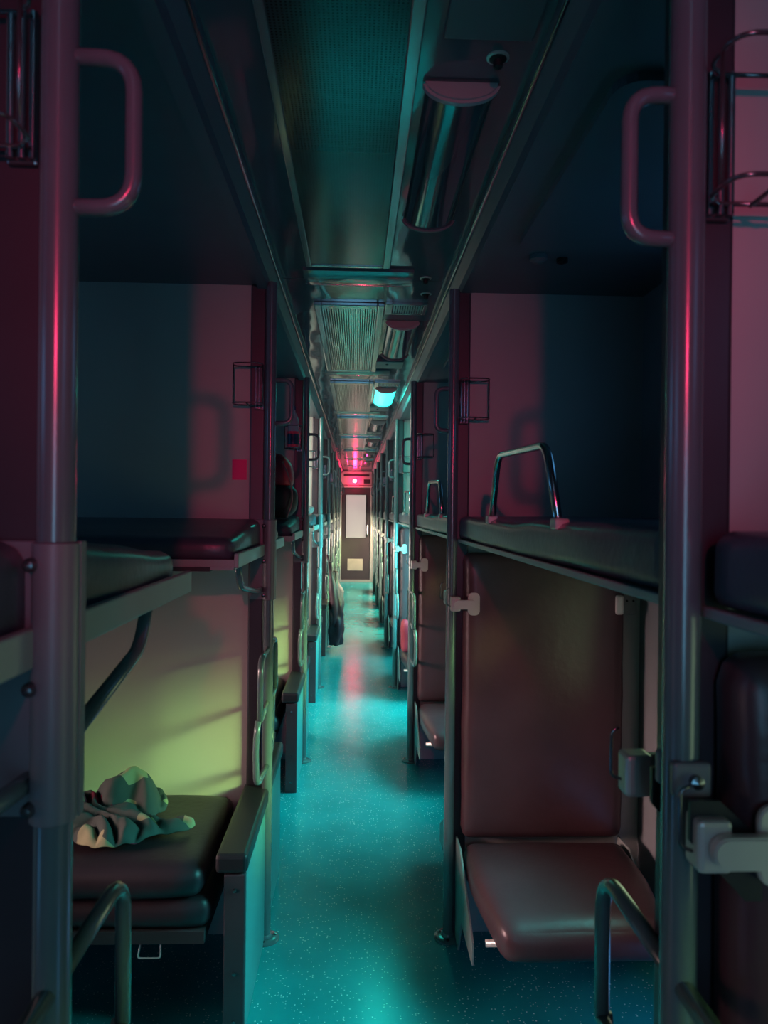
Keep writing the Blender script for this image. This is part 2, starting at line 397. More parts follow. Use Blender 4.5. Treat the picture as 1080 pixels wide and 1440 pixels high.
# end bulkhead and the door at the far end
struct('wall_end', B(XL, XR, Y_END, Y_END + 0.04, 0, ZA + 0.03), 'redpanel')
def end_door(name, Y, sg):
    """sg = -1: seen from smaller y (far end), +1: seen from larger y (rear end)"""
    d = bpy.data.objects.new(name, None); COL.objects.link(d); d.location = (0, Y, 0); d['kind'] = 'structure'
    def S(a, b): return sorted((Y + sg * a, Y + sg * b))
    bm = bmesh.new(); ya, yb = S(0, 0.03)
    rbox(bm, -0.31, -0.215, ya, yb, 0.04, 2.03); rbox(bm, 0.215, 0.31, ya, yb, 0.04, 2.03)
    rbox(bm, -0.215, 0.215, ya, yb, 0.04, 0.95); rbox(bm, -0.215, 0.215, ya, yb, 1.875, 2.03)
    obj('door_leaf', bm, 'door', d)
    bm = bmesh.new()
    for a in ((-0.345, -0.31, 0.0, 2.07), (0.31, 0.345, 0.0, 2.07), (-0.31, 0.31, 2.03, 2.07), (-0.31, 0.31, 0.0, 0.05)):
        rbox(bm, a[0], a[1], *S(0, 0.05), a[2], a[3], bev=0.005)
    obj('door_frame', bm, 'alu', d)
    obj('door_window', B(-0.215, 0.215, *S(0.016, 0.022), 0.95, 1.875), 'doorglass' if sg < 0 else 'winglass', d)
    bm = bmesh.new()
    for a in ((-0.225, -0.212, 0.94, 1.885), (0.212, 0.225, 0.94, 1.885), (-0.212, 0.212, 0.94, 0.952), (-0.212, 0.212, 1.873, 1.885)):
        rbox(bm, a[0], a[1], *S(0.03, 0.038), a[2], a[3])
    obj('window_bead', bm, 'slot', d)
    bm = bmesh.new(); rbox(bm, -0.17, 0.155, *S(0.03, 0.036), 0.25, 0.5)
    for i in range(9): rbox(bm, -0.155, 0.14, *S(0.036, 0.042), 0.262 + i * 0.026, 0.275 + i * 0.026)
    obj('vent', bm, 'vent', d)
    y3, y8 = Y + sg * 0.03, Y + sg * 0.08
    obj('handle', T([(0.25, y3, 1.0), (0.25, y8, 1.0), (0.25, y8, 1.25), (0.25, y3, 1.25)], 0.011, 0.03), 'chrome', d, True)
end_door('door_1', Y_END, -1)
end_door('door_2', Y_REAR, 1)
t = thing('header_panel', 'red-lit panel with dark slots above the end door', 'panel', (0, Y_END - 0.02, 2.1))
obj('panel', B(-0.335, 0.335, Y_END - 0.03, Y_END, 2.09, 2.375, bev=0.004), 'redpanel', t)
obj('slot', B(-0.27, 0.28, Y_END - 0.034, Y_END - 0.029, 2.275, 2.32), 'slot', t)
obj('slot', B(0.16, 0.30, Y_END - 0.034, Y_END - 0.029, 2.12, 2.21), 'slot', t)
wall_lamp(-0.03, Y_END - 0.03, ZC + 0.64, -1, 'small glowing red lamp on the panel above the end door')

# ------------------------------------------------------------------ partitions (with dark edge post)
for k in range(NP):
    y = D(k)
    e = bpy.data.objects.new('partition', None); COL.objects.link(e); e.location = (-1.3, y + 0.05, 0); e['kind'] = 'structure'
    obj('panel', B(XL, -0.375, y + 0.035, y + 0.065, 0, ZB), 'laminate', e)
    obj('edge_post', B(-0.385, -0.33, y + 0.02, y + 0.08, 0, ZB, bev=0.006), 'post', e)
    e = bpy.data.objects.new('partition', None); COL.objects.link(e); e.location = (0.7, y + 0.05, 0); e['kind'] = 'structure'
    obj('panel', B(0.39, XR, y + 0.035, y + 0.065, 0, ZB - 0.01), 'laminate_r', e)
    obj('edge_post', B(0.352, 0.41, y + 0.02, y + 0.08, 0, ZB - 0.01, bev=0.006), 'post', e)

# ------------------------------------------------------------------ grab poles
PR = 0.019
def make_pole(sg, label, y, ladders):
    x = PXL if sg < 0 else PXR
    t = thing('grab_pole', label, 'grab pole', (x, y, 0), 'grab poles along the aisle')
    bm = bmesh.new(); lathe(bm, [(PR, 0.0), (PR, ZB + (0.0 if sg < 0 else -0.012))], (x, y, 0), 24); obj('tube', bm, 'pole', t, True, 40)
    bm = bmesh.new(); lathe(bm, [(0.001, 0.0), (0.05, 0.0), (0.05, 0.006), (0.046, 0.009), (0.024, 0.010), (0.022, 0.02), (PR + 0.0005, 0.022)], (x, y, 0), 24)
    fl = obj('floor_flange', bm, 'pole', t, True, 40)
    for a in (0.4, 2.5, 4.6):
        bm = bmesh.new(); lathe(bm, [(0.006, 0.008), (0.006, 0.013), (0.001, 0.014)], (x + 0.036 * math.cos(a), y + 0.036 * math.sin(a), 0), 8); obj('screw', bm, 'bolt', fl)
    z1, z0 = (ZC + 0.463, ZC + 0.309) if sg < 0 else (ZC + 0.443, ZC + 0.291)
    xh = x - sg * (0.075 if sg < 0 else 0.062)
    h = obj('handle', T([(x, y, z1), (xh, y, z1), (xh, y, z0), (x, y, z0)], 0.0088, 0.04), 'pole', t, True)
    bm = bmesh.new()
    for z in (z0, z1): lathe(bm, [(0.012, -0.001), (0.014, 0.004), (0.012, 0.012)], (x - sg * 0.02, y - 0.006, z - 0.006), 12)
    if sg < 0:
        zt, zb = ZC - 0.035, ZC - 0.322
        bm = bmesh.new(); rbox(bm, -0.378, x + PR + 0.003, y + 0.008, y + 0.015, zb, zt, bev=0.002); rbox(bm, x + PR, x + PR + 0.004, y + 0.008, y + 0.024, zb, zt, bev=0.0015)
        bp = obj('bracket_plate', bm, 'plate', t)
        bm = bmesh.new(); lathe(bm, [(PR + 0.0005, zb), (PR + 0.004, zb + 0.002), (PR + 0.004, zt - 0.002), (PR + 0.0005, zt)], (x, y, 0), 24); obj('sleeve', bm, 'plate', bp, True, 40)
        for z in (ZC - 0.058, ZC - 0.183, ZC - 0.304):
            bm = bmesh.new(); lathe(bm, [(0.0075, 0.0), (0.0075, -0.008), (0.005, -0.013), (0.001, -0.014)], (x - 0.017, y - PR + 0.004, z), 12, 'Y')
            obj('bolt', bm, 'bolt', bp, True, 40)
    bm.free() if False else None
    for s in ladders:
        yo = y + s * 0.21 + (0.03 if s > 0 else 0)
        zt, zm, zb = ZC - 0.495, ZC - 0.685, ZC - 0.912
        l = obj('ladder', T([(x, y, zt), (x - sg * 0.0, yo, zt), (x, yo, zm - 0.01)], 0.0105, 0.06), 'pole', t, True)
        obj('rung', T([(x, y, zm), (x, yo, zm - 0.012)], 0.0095), 'pole', l, True)
        obj('rail', T([(x + sg * 0.006, yo + s * 0.004, zm - 0.01), (x + sg * 0.012, yo + s * 0.012, zm - 0.09), (x + sg * 0.010, yo, zb), (x, y, zb)], 0.0105, 0.05), 'pole', l, True)
    return t
def pole_label(side, k):
    where = 'bay side' if side < 0 else 'brown-seat side'
    extra = ' with bracket plate' if side < 0 else ' with foot rungs'
    return 'grey grab pole%s, %s from the front on the %s' % (extra, ORD[k], where)
pl = make_pole(-1, pole_label(-1, 0), D(0), (-1, 1))
for k in range(1, NP): copy_thing(pl, PITCH_Y * k, pole_label(-1, k))
pr_ = make_pole(1, pole_label(1, 0), D(0), (-1, 1))
pr1 = make_pole(1, 'grey grab pole with slim handle, second from the front on the brown-seat side', D(1), ())
for k in range(2, NP): copy_thing(pr_, PITCH_Y * k, pole_label(1, k))

# ------------------------------------------------------------------ bay side: upper berths
def pc(k): return D(k) + 0.05         # partition mid-plane
def make_upper(s, k, label):
    """s=-1: on the face towards the camera, s=+1: on the far face"""
    y = pc(k); t = thing('upper_berth', label, 'berth', (-0.34, y + s * 0.3, ZC - 0.16), 'upper berths on the bay side')
    ya, yb = sorted((y + s * 0.018, y + s * 0.625))
    obj('mattress', cushion(XL + 0.02, -0.345, ya, yb, ZC - 0.158, ZC - 0.08, 0.03, puff=(0.004, 0.004, 0.008), wob=0.006, seed=k + s,
        tilt=lambda P: 0.05 * max(0.0, 1 - abs(P.y - y) / 0.6) * (1 if P.z > ZC - 0.12 else 0)), 'navy', t, True)
    ya, yb = sorted((y + s * 0.055, y + s * 0.655))
    bm = bmesh.new()
    rbox(bm, -0.335, -0.322, ya, yb, ZC - 0.163, ZC - 0.122, bev=0.003); rbox(bm, -0.40, -0.335, ya, yb, ZC - 0.168, ZC - 0.160)
    e0, e1 = sorted((y + s * 0.632, y + s * 0.652)); rbox(bm, XL + 0.02, -0.335, e0, e1, ZC - 0.168, ZC - 0.14)
    obj('frame_rail', bm, 'trim', t)
    obj('deck', B(XL + 0.02, -0.40, ya, yb, ZC - 0.172, ZC - 0.16), 'under', t)
    obj('support_pipe', T([(-0.336, y + s * 0.02, ZC - 0.285), (-0.340, y + s * (0.13), ZC - 0.283) if s < 0 else (-0.34, y + s * 0.12, ZC - 0.30),
        (-0.345, y + s * (0.47), ZC - 0.235) if s < 0 else (-0.345, y + s * 0.43, ZC - 0.215), (-0.345, y + s * 0.52, ZC - 0.168)] if s < 0 else
        [(-0.34, y + 0.03, ZC - 0.285), (-0.345, y + 0.38, ZC - 0.225), (-0.345, y + 0.42, ZC - 0.166)], 0.0105, 0.07), 'pole', t, True)
    obj('number_plate', B(-0.3225, -0.3205, y + s * 0.10 - 0.03, y + s * 0.10 + 0.03, ZC - 0.157, ZC - 0.127), 'white', t)
    return t
def up_label(s, k):
    return 'navy upper berth with pale rail on the %s face of the %s bay partition' % ('near' if s < 0 else 'far', ORD[k])
un = make_upper(-1, 0, up_label(-1, 0)); uf = make_upper(1, 0, up_label(1, 0))
for k in range(1, NP):
    copy_thing(un, PITCH_Y * k, up_label(-1, k)); copy_thing(uf, PITCH_Y * k, up_label(1, k))

# ------------------------------------------------------------------ bay side: lower berths and aisle end panels
def make_lower(s, k, label):
    y = pc(k); t = thing('lower_berth', label, 'berth', (-0.42, y + s * 0.3, 0), 'lower berths on the bay side')
    ya, yb = sorted((y + s * 0.018, y + s * 0.60))
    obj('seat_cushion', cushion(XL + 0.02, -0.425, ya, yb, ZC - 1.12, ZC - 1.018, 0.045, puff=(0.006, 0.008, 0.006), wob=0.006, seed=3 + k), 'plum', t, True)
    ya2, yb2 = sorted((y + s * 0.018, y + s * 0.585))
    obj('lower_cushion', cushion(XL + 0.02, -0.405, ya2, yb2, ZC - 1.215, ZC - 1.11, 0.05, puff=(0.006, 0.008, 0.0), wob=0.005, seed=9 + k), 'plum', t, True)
    bm = bmesh.new(); rbox(bm, XL + 0.02, -0.42, ya2, yb2, ZC - 1.24, ZC - 1.205)
    yy = y + s * 0.54
    rbox(bm, XL + 0.02, XL + 0.06, min(yy, yy + 0.03), max(yy, yy + 0.03), 0, ZC - 1.235)
    rbox(bm, -1.1, -1.06, yy, yy + 0.03, 0, ZC - 1.235)
    obj('base_frame', bm, 'under', t)
    yl = y + s * 0.575
    obj('wire_hook', T([(-0.60, yl, ZC - 1.235), (-0.61, yl, ZC - 1.285), (-0.545, yl, ZC - 1.285), (-0.545, yl, ZC - 1.235)], 0.0025, 0.01, 8), 'steel', t, True)
    return t
for o in list(COL.objects):
    if o.name.startswith('number_plate') and o.parent.location.y < D(2) - 0.7: bpy.data.objects.remove(o)
def lo_label(s, k):
    return 'dark plum lower berth seat on the %s face of the %s bay partition' % ('near' if s < 0 else 'far', ORD[k])
ln_ = make_lower(-1, 0, lo_label(-1, 0)); lf_ = make_lower(1, 0, lo_label(1, 0))
for k in range(1, NP):
    copy_thing(ln_, PITCH_Y * k, lo_label(-1, k)); copy_thing(lf_, PITCH_Y * k, lo_label(1, k))
def make_endpanel(k, label):
    y = pc(k); t = thing('end_panel', label, 'end panel', (-0.33, y, 0), 'aisle end panels of the lower berths')
    y0, y1 = y - 0.56, y + 0.47
    obj('panel', B(-0.340, -0.310, y0 + 0.01, y1, 0.0, ZC - 1.03, bev=0.003), 'panel', t)
    obj('edge_strip', B(-0.368, -0.306, y0 - 0.012, y0 + 0.012, 0.0, ZC - 1.05, bev=0.004), 'post', t)
    for zz in (0.06, 0.2, 0.44):
        bm = bmesh.new(); lathe(bm, [(0.006, 0), (0.006, -0.003), (0.001, -0.004)], (-0.337, y0 - 0.012, zz), 8, 'Y'); obj('screw', bm, 'bolt', t)
    obj('arm_pad', B(-0.392, -0.300, y0 - 0.02, y1 + 0.005, ZC - 1.045, ZC - 0.99, bev=0.012, seg=3), 'black', t)
    return t
ep = make_endpanel(0, 'teal berth end panel with black arm pad under the first bay pole')
for k in range(1, NP): copy_thing(ep, PITCH_Y * k, 'teal berth end panel with black arm pad under the %s bay pole' % ORD[k])

# ------------------------------------------------------------------ seat side: upper side berths along the aisle
def make_side(k, label):
    y0, y1 = D(k) + 0.09, D(k + 1) - 0.005
    t = thing('side_berth', label, 'berth', (0.38, (y0 + y1) / 2, ZC - 0.1), 'upper side berths above the brown seats')
    def sh(P, u):
        s = math.sin((P.y - y0) / (y1 - y0) * math.pi)
        if P.z < ZC - 0.05: P.z -= 0.006 * s
        if P.z > ZC - 0.05: P.z -= 0.010 * math.exp(-((P.y - (y0 + 1.0)) / 0.25) ** 2)
        return P
    obj('mattress', cushion(0.372, XR - 0.01, y0, y1, ZC - 0.096, ZC - 0.016, 0.02, n=17, puff=(0.003, 0, 0.004), wob=0.006, seed=k * 3, shape=sh), 'navy', t, True)
    bm = bmesh.new(); rbox(bm, 0.366, 0.376, y0, y1, ZC - 0.109, ZC - 0.097, bev=0.002); rbox(bm, 0.376, XR - 0.01, y0, y1, ZC - 0.112, ZC - 0.10)
    obj('frame_rail', bm, 'trim', t)
    X = 0.380; zb = ZC - 0.03
    gy = lambda v: D(k) + v
    obj('guard_rail', T([(X, gy(1.30), zb), (X, gy(1.21), ZC + 0.152), (X, gy(0.70), ZC + 0.136), (X, gy(0.60), zb)], 0.0088, 0.05), 'chrome', t, True)
    for v in (1.30, 0.60):
        obj('rail_foot', B(X - 0.014, X + 0.014, gy(v) - 0.02, gy(v) + 0.02, ZC - 0.032, ZC - 0.010, bev=0.004), 'steel', t)
    return t
sb = make_side(0, 'navy side berth with chrome guard rail, above the first pair of brown seats')
for k in [-1] + list(range(1, NP)):
    lab = ('navy side berth at the picture edge beside the first seat-side pole' if k < 0 else
           'navy side berth with chrome guard rail, above the %s pair of brown seats' % ORD[k])
    copy_thing(sb, PITCH_Y * k, lab)

# ------------------------------------------------------------------ seat side: folding side seats
def rrect(x0, x1, z0, z1, r, y0, y1):
    pts = []
    for cx, cz, a0 in ((x1 - r, z1 - r, 0), (x0 + r, z1 - r, 90), (x0 + r, z0 + r, 180), (x1 - r, z0 + r, 270)):
        for j in range(6): pts.append((cx + r * math.cos(R(a0 + 18 * j)), cz + r * math.sin(R(a0 + 18 * j))))
    bm = prism(bmesh.new(), pts, 'Y', y0, y1)
    bmesh.ops.bevel(bm, geom=[e for e in bm.edges if e.calc_face_angle(0) > 1.2], offset=0.002, segments=2, affect='EDGES')
    return bm
def make_seat(s, k, label):
    y = pc(k); f = lambda v: y + s * v
    t = thing('folding_seat', label, 'seat', (0.67, f(0.3), 0), 'brown folding side seats')
    a, b = sorted((f(0.018), f(0.10)))
    obj('backrest', cushion(0.388, 0.968, a, b, ZC - 1.165, ZC - 0.146, 0.035, n=15, puff=(0, 0.012, 0), wob=0.004, seed=k * 2 + s), 'brown', t, True)
    a, b = sorted((f(0.085), f(0.615)))
    def sh(P, u):
        q = abs(P.y - y)                                   # front corners drawn in
        g = max(0.0, (q - 0.30) / 0.32)
        P.x = 0.675 + (P.x - 0.675) * (1 - 0.16 * g ** 1.5)
        P.z -= 0.035 * g ** 2
        return P
    obj('seat', cushion(0.388, 0.962, a, b, ZC - 1.275, ZC - 1.165, 0.045, n=15, puff=(0, 0.006, 0.012), wob=0.003, seed=k + 5, shape=sh), 'brown', t, True)
    bm = bmesh.new()
    tube(bm, [(0.40, f(0.52), ZC - 1.285), (0.94, f(0.52), ZC - 1.285)], 0.011)
    tube(bm, [(0.40, f(0.12), ZC - 1.285), (0.94, f(0.12), ZC - 1.285)], 0.011)
    obj('seat_frame', bm, 'steel', t, True)
    pts = [(f(0.05), ZC - 1.17), (f(0.16), ZC - 1.17), (f(0.44), ZC - 1.33), (f(0.44), ZC - 1.40), (f(0.20), ZC - 1.40), (f(0.13), 0.0), (f(0.05), 0.0)]
    obj('side_bracket', prism(bmesh.new(), pts, 'X', 0.372, 0.378), 'trim', t)
    pts2 = pts[:]
    obj('side_bracket', prism(bmesh.new(), pts2, 'X', 0.962, 0.968), 'trim', t)
    lx = 0.385
    la = obj('latch', rrect(0.398, 0.440, ZC - 0.365, ZC - 0.285, 0.016, *sorted((f(0.105), f(0.114)))), 'steel', t)
    obj('lever', rrect(0.346, 0.425, ZC - 0.342, ZC - 0.310, 0.0155, *sorted((f(0.116), f(0.130)))), 'steel', la)
    cl = bmesh.new(); rbox(cl, 0.338, 0.372, *sorted((f(0.080), f(0.115))), ZC - 0.352, ZC - 0.300, bev=0.005); obj('clamp', cl, 'steel', la)
    obj('catch_wire', T([(0.338, f(0.10), ZC - 0.335), (0.325, f(0.10), ZC - 0.33), (0.325, f(0.10), ZC - 0.275), (0.335, f(0.10), ZC - 0.27)], 0.002, 0.006, 8), 'bolt', la, True)
    obj('hinge_plate', B(0.925, 0.955, *sorted((f(0.10), f(0.118))), ZC - 0.36, ZC - 0.29, bev=0.008), 'steel', t)
    obj('wire_hook', T([(0.80, f(0.5), ZC - 1.27), (0.80, f(0.5), ZC - 1.325), (0.87, f(0.5), ZC - 1.325), (0.87, f(0.5), ZC - 1.27)], 0.0025, 0.01, 8), 'steel', t, True)
    return t
def seat_label(s, k):
    return 'brown leatherette folding seat on the %s face of the %s seat-side partition' % ('near' if s < 0 else 'far', ORD[k])
sn = make_seat(-1, 0, seat_label(-1, 0)); sf = make_seat(1, 0, seat_label(1, 0))
for k in range(1, NP):
    copy_thing(sn, PITCH_Y * k, seat_label(-1, k)); copy_thing(sf, PITCH_Y * k, seat_label(1, k))
# strap brackets between the first seat-side pole and the seat latches
def make_strap(label, y, s):
    t = thing('latch_strap', label, 'bracket', (PXR, y, ZC - 0.3))
    obj('pole_clip', B(PXR - 0.018, PXR + 0.022, *sorted((y - s * -0.012, y + s * 0.026)), ZC - 0.292, ZC - 0.256, bev=0.004), 'plate', t)
    bm = bmesh.new(); lathe(bm, [(0.007, 0), (0.007, -0.008), (0.001, -0.010)], (PXR + 0.004, y - 0.026 if s < 0 else y + 0.036, ZC - 0.274), 10, 'Y'); obj('screw', bm, 'bolt', t)
    bm = bmesh.new()
    yy = y + s * 0.045
    pts = [(PXR - 0.012, ZC - 0.285), (PXR + 0.018, ZC - 0.285), (PXR + 0.062, ZC - 0.325), (PXR + 0.062, ZC - 0.385), (PXR + 0.045, ZC - 0.385), (PXR - 0.012, ZC - 0.325)]
    prism(bm, pts, 'Y', *sorted((yy, yy + s * 0.006))); obj('strap', bm, 'black', t)
    return t
make_strap('dark strap bracket clipped to the first seat-side pole, towards the camera', D(0), -1)
make_strap('dark strap bracket on the far side of the first seat-side pole', D(0), 1)
# switch boxes on the seat-side wall
t = thing('wall_socket', 'small pale socket plate on the partition beside the first full brown backrest', 'socket', (1.005, D(1) + 0.03, ZC - 0.34))
obj('plate', B(0.982, 1.035, D(1) + 0.022, D(1) + 0.035, ZC - 0.37, ZC - 0.28, bev=0.006), 'cream', t)
bm = bmesh.new()
for dx in (-0.012, 0.012): lathe(bm, [(0.004, 0), (0.004, -0.003), (0.0005, -0.0035)], (1.008 + dx, D(1) + 0.022, ZC - 0.32), 8, 'Y')
obj('socket_hole', bm, 'slot', t)

# ------------------------------------------------------------------ bottle holders at each partition edge
def make_holder(sg, k, label):
    y = D(k) + 0.02; x0 = -0.352 if sg < 0 else 0.385
    zc = ZC + (0.445 if sg < 0 else 0.405)
    t = thing('bottle_holder', label, 'bottle holder', (x0, y, zc - 0.075), 'wire bottle holders')
    bm = rbox(bmesh.new(), x0 - 0.016, x0 + 0.016, y - 0.008, y, zc - 0.088, zc + 0.072, bev=0.003)
    bk = obj('bracket', bm, 'wire', t)
    for dx in (-0.010, 0.002, 0.013):
        obj('rod', T([(x0 + dx, y - 0.012, zc - 0.084), (x0 + dx, y - 0.012, zc + 0.068)], 0.0042, 0, 12), 'chrome', bk, True, 50)
    xa, xb = (x0 - 0.085, x0 + 0.018) if sg < 0 else (x0 - 0.018, x0 + 0.085)
    for z in (zc + 0.066, zc - 0.072):
        pts = [(x0, y - 0.016, z), (xb if sg < 0 else xa, y - 0.03, z), (xb if sg < 0 else xa, y - 0.085, z), (xa if sg < 0 else xb, y - 0.085, z), (xa if sg < 0 else xb, y - 0.015, z), (x0, y - 0.014, z)]
        obj('wire_loop', T(pts, 0.0026, 0.03, 8), 'wire', t, True)
    xo = xa if sg < 0 else xb
    obj('wire_upright', T([(xo, y - 0.05, zc + 0.066), (xo, y - 0.05, zc - 0.072)], 0.0026, 0, 8), 'wire', t, True)
    xi = xb if sg < 0 else xa
    obj('wire_upright', T([(xi, y - 0.055, zc + 0.066), (xi, y - 0.055, zc - 0.072)], 0.0026, 0, 8), 'wire', t, True)
    obj('wire_shelf', T([((xa + xb) / 2, y - 0.015, zc - 0.074), ((xa + xb) / 2, y - 0.085, zc - 0.074)], 0.0026, 0, 8), 'wire', t, True)
    return t
hl = make_holder(-1, 0, 'dark wire bottle holder on the first bay-side partition edge')
hr = make_holder(1, 0, 'dark wire bottle holder on the first seat-side partition edge')
for k in range(1, NP):
    extra = ', holding a water bottle' if k == 2 else ''
    copy_thing(hl, PITCH_Y * k, 'dark wire bottle holder on the %s bay-side partition edge%s' % (ORD[k], extra))
    copy_thing(hr, PITCH_Y * k, 'dark wire bottle holder on the %s seat-side partition edge' % ORD[k])

# ------------------------------------------------------------------ aisle ceiling fittings
def make_perf(y0, y1, label):
    t = thing('ceiling_grille', label, 'ceiling grille', (-0.045, (y0 + y1) / 2, ZA))
    obj('perforated_sheet', B(-0.165, 0.085, y0 + 0.02, y1 - 0.02, ZA - 0.010, ZA + 0.002), 'perf', t)
    bm = bmesh.new()
    for a in ((-0.185, -0.165, y0, y1), (0.085, 0.112, y0, y1), (-0.165, 0.085, y1 - 0.02, y1), (-0.165, 0.085, y0, y0 + 0.02)):
        rbox(bm, a[0], a[1], a[2], a[3], ZA - 0.014, ZA + 0.001, bev=0.003)
    obj('grille_frame', bm, 'gframe', t)
    return t
def make_slat(y0, y1, label):
    t = thing('ceiling_grille', label, 'ceiling grille', (-0.045, (y0 + y1) / 2, ZA), 'slatted ceiling grilles')
    bm = bmesh.new()
    for i in range(23):
        x = -0.150 + i * 0.0103; rbox(bm, x - 0.0035, x + 0.0035, y0 + 0.05, y1 - 0.05, ZA - 0.014, ZA - 0.006)
    obj('slat_field', bm, 'gframe', t)
    obj('back_tray', B(-0.16, 0.085, y0 + 0.04, y1 - 0.04, ZA - 0.003, ZA + 0.001), 'slot', t)
    bm = bmesh.new()
    for a in ((-0.185, -0.155, y0, y1), (0.082, 0.112, y0, y1), (-0.155, 0.082, y1 - 0.05, y1), (-0.155, 0.082, y0, y0 + 0.05)):
        rbox(bm, a[0], a[1], a[2], a[3], ZA - 0.016, ZA + 0.001, bev=0.004)
    obj('grille_frame', bm, 'gframe', t)
    return t
make_perf(0.95, 2.64, 'long perforated ceiling grille with a teal sheen over the near aisle')
sg_ = make_slat(3.12, 4.62, 'slatted ceiling grille, first beyond the perforated one')
for i in range(1, 7):
    copy_thing(sg_, PITCH_Y * i, 'slatted ceiling grille, %s beyond the perforated one' % ORD[i])
def make_cover(k, label):
    y = 2.68 + 1.9 * k
    bm = bmesh.new(); n_ = 10
    poly = [(y, ZA + 0.001)] + [(y + 0.20 * i / n_, ZA - 0.022 * math.sin(math.pi * min(1, (0.12 + 0.88 * i / n_))) ** 0.6) for i in range(n_)] + [(y + 0.20, ZA + 0.001)]
    prism(bm, poly, 'X', -0.20, 0.20)
    o = obj('joint_cover', bm, 'ceil', None, True, 50); return tag(o, label, 'ceiling cover', 'ceiling joint covers')
for k in range(0, 6):
    make_cover(k, 'polished rounded ceiling joint cover, %s along the aisle' % ORD[k])
def half_ell(w, d, n=14, z0=0.0):
    return [(w * math.cos(math.pi * i / n), z0 - d * math.sin(math.pi * i / n)) for i in range(n + 1)]
def make_lamp(y, lit, label):
    xc = 0.205
    t = thing('ceiling_lamp', label, 'ceiling lamp', (xc, y, ZA), 'ceiling lamps along the aisle')
    for nm, ya, yb in (('end_cap', y, y + 0.025), ('end_cap', y + 0.70, y + 0.72)):
        bm = bmesh.new(); prism(bm, [(xc + a, ZA + b) for a, b in half_ell(0.080, 0.043)], 'Y', ya, yb)
        bmesh.ops.bevel(bm, geom=[e for e in bm.edges if len(e.link_faces) == 2 and e.calc_face_angle(0) > 1.2], offset=0.006, segments=2, affect='EDGES')
        obj(nm, bm, 'lampcap' if ya == y else 'plate', t, True, 50)
    bm = bmesh.new(); prism(bm, [(xc + a, ZA + b) for a, b in half_ell(0.072, 0.037)], 'Y', y + 0.025, y + 0.70)
    obj('diffuser', bm, 'lamplit' if lit else 'lampcover', t, True, 50)
    return t
lamp0 = make_lamp(1.50, False, 'unlit ceiling lamp with red-lit end cap, first over the aisle')
make_lamp(1.50 + 3.8 - 0.05, True, 'glowing teal ceiling lamp, third over the aisle')
for k in (1, 3, 4, 5, 6):
    copy_thing(lamp0, PITCH_Y * k, 'unlit half-round ceiling lamp, %s over the aisle' % ORD[k])
def make_vent(y, label):
    t = thing('ceiling_vent', label, 'vent', (0.2, y, ZA), 'small ceiling vents')
    bm = bmesh.new()
    for i in range(12): rbox(bm, 0.150 + i * 0.0105, 0.156 + i * 0.0105, y + 0.02, y + 0.14, ZA - 0.010, ZA - 0.003)
    obj('vent_slats', bm, 'steel', t)
    bm = bmesh.new()
    for a in ((0.115, 0.145, y, y + 0.16), (0.275, 0.29, y, y + 0.16), (0.145, 0.275, y, y + 0.02), (0.145, 0.275, y + 0.14, y + 0.16)): rbox(bm, a[0], a[1], a[2], a[3], ZA - 0.012, ZA + 0.001, bev=0.002)
    obj('vent_frame', bm, 'gframe', t); obj('vent_back', B(0.145, 0.275, y + 0.02, y + 0.14, ZA - 0.002, ZA + 0.001), 'slot', t)
    return t
v0 = make_vent(3.1, 'small slatted ceiling vent before the second lamp')
for k in range(1, 6): copy_thing(v0, PITCH_Y * k, 'small slatted ceiling vent before the %s lamp' % ORD[k + 1])
def make_box(y, label):
    t = thing('junction_box', label, 'ceiling box', (0.17, y, ZA), 'ceiling boxes behind the lamps')
    obj('box', B(0.105, 0.265, y, y + 0.20, ZA - 0.022, ZA + 0.001, bev=0.005), 'plate', t)
    bm = bmesh.new(); lathe(bm, [(0.008, -0.022), (0.008, -0.028), (0.001, -0.030)], (0.17, y + 0.06, ZA), 10); obj('screw', bm, 'bolt', t)
    return t
b0 = make_box(4.25, 'flat ceiling box beyond the second lamp')
for k in (1, 2, 3, 4): copy_thing(b0, PITCH_Y * k, 'flat ceiling box beyond the %s lamp' % ORD[k + 1])
o = obj('access_panel', B(0.15, 0.315, 0.98, 1.36, ZA - 0.008, ZA + 0.001, bev=0.004), 'bayceil'); tag(o, 'rounded access panel at the top of the picture before the first lamp', 'panel')
for i, (x, y, lab) in enumerate(((0.262, 1.42, 'small dark ceiling button just before the first lamp'), (0.25, 2.78, 'small dark ceiling button at the first joint cover'), (0.27, 2.98, 'small dark ceiling button between the first joint cover and the small vent'))):
    t = thing('ceiling_sensor', lab, 'knob', (x, y, ZA))
    bm = bmesh.new(); lathe(bm, [(0.017, 0.0), (0.017, -0.005), (0.010, -0.008), (0.009, -0.02), (0.001, -0.024)], (x, y, ZA), 14); obj('knob', bm, 'slot', t, True, 40)
    bm = bmesh.new(); lathe(bm, [(0.022, 0.0), (0.022, -0.003), (0.017, -0.004)], (x, y, ZA), 14); obj('rim', bm, 'steel', t)
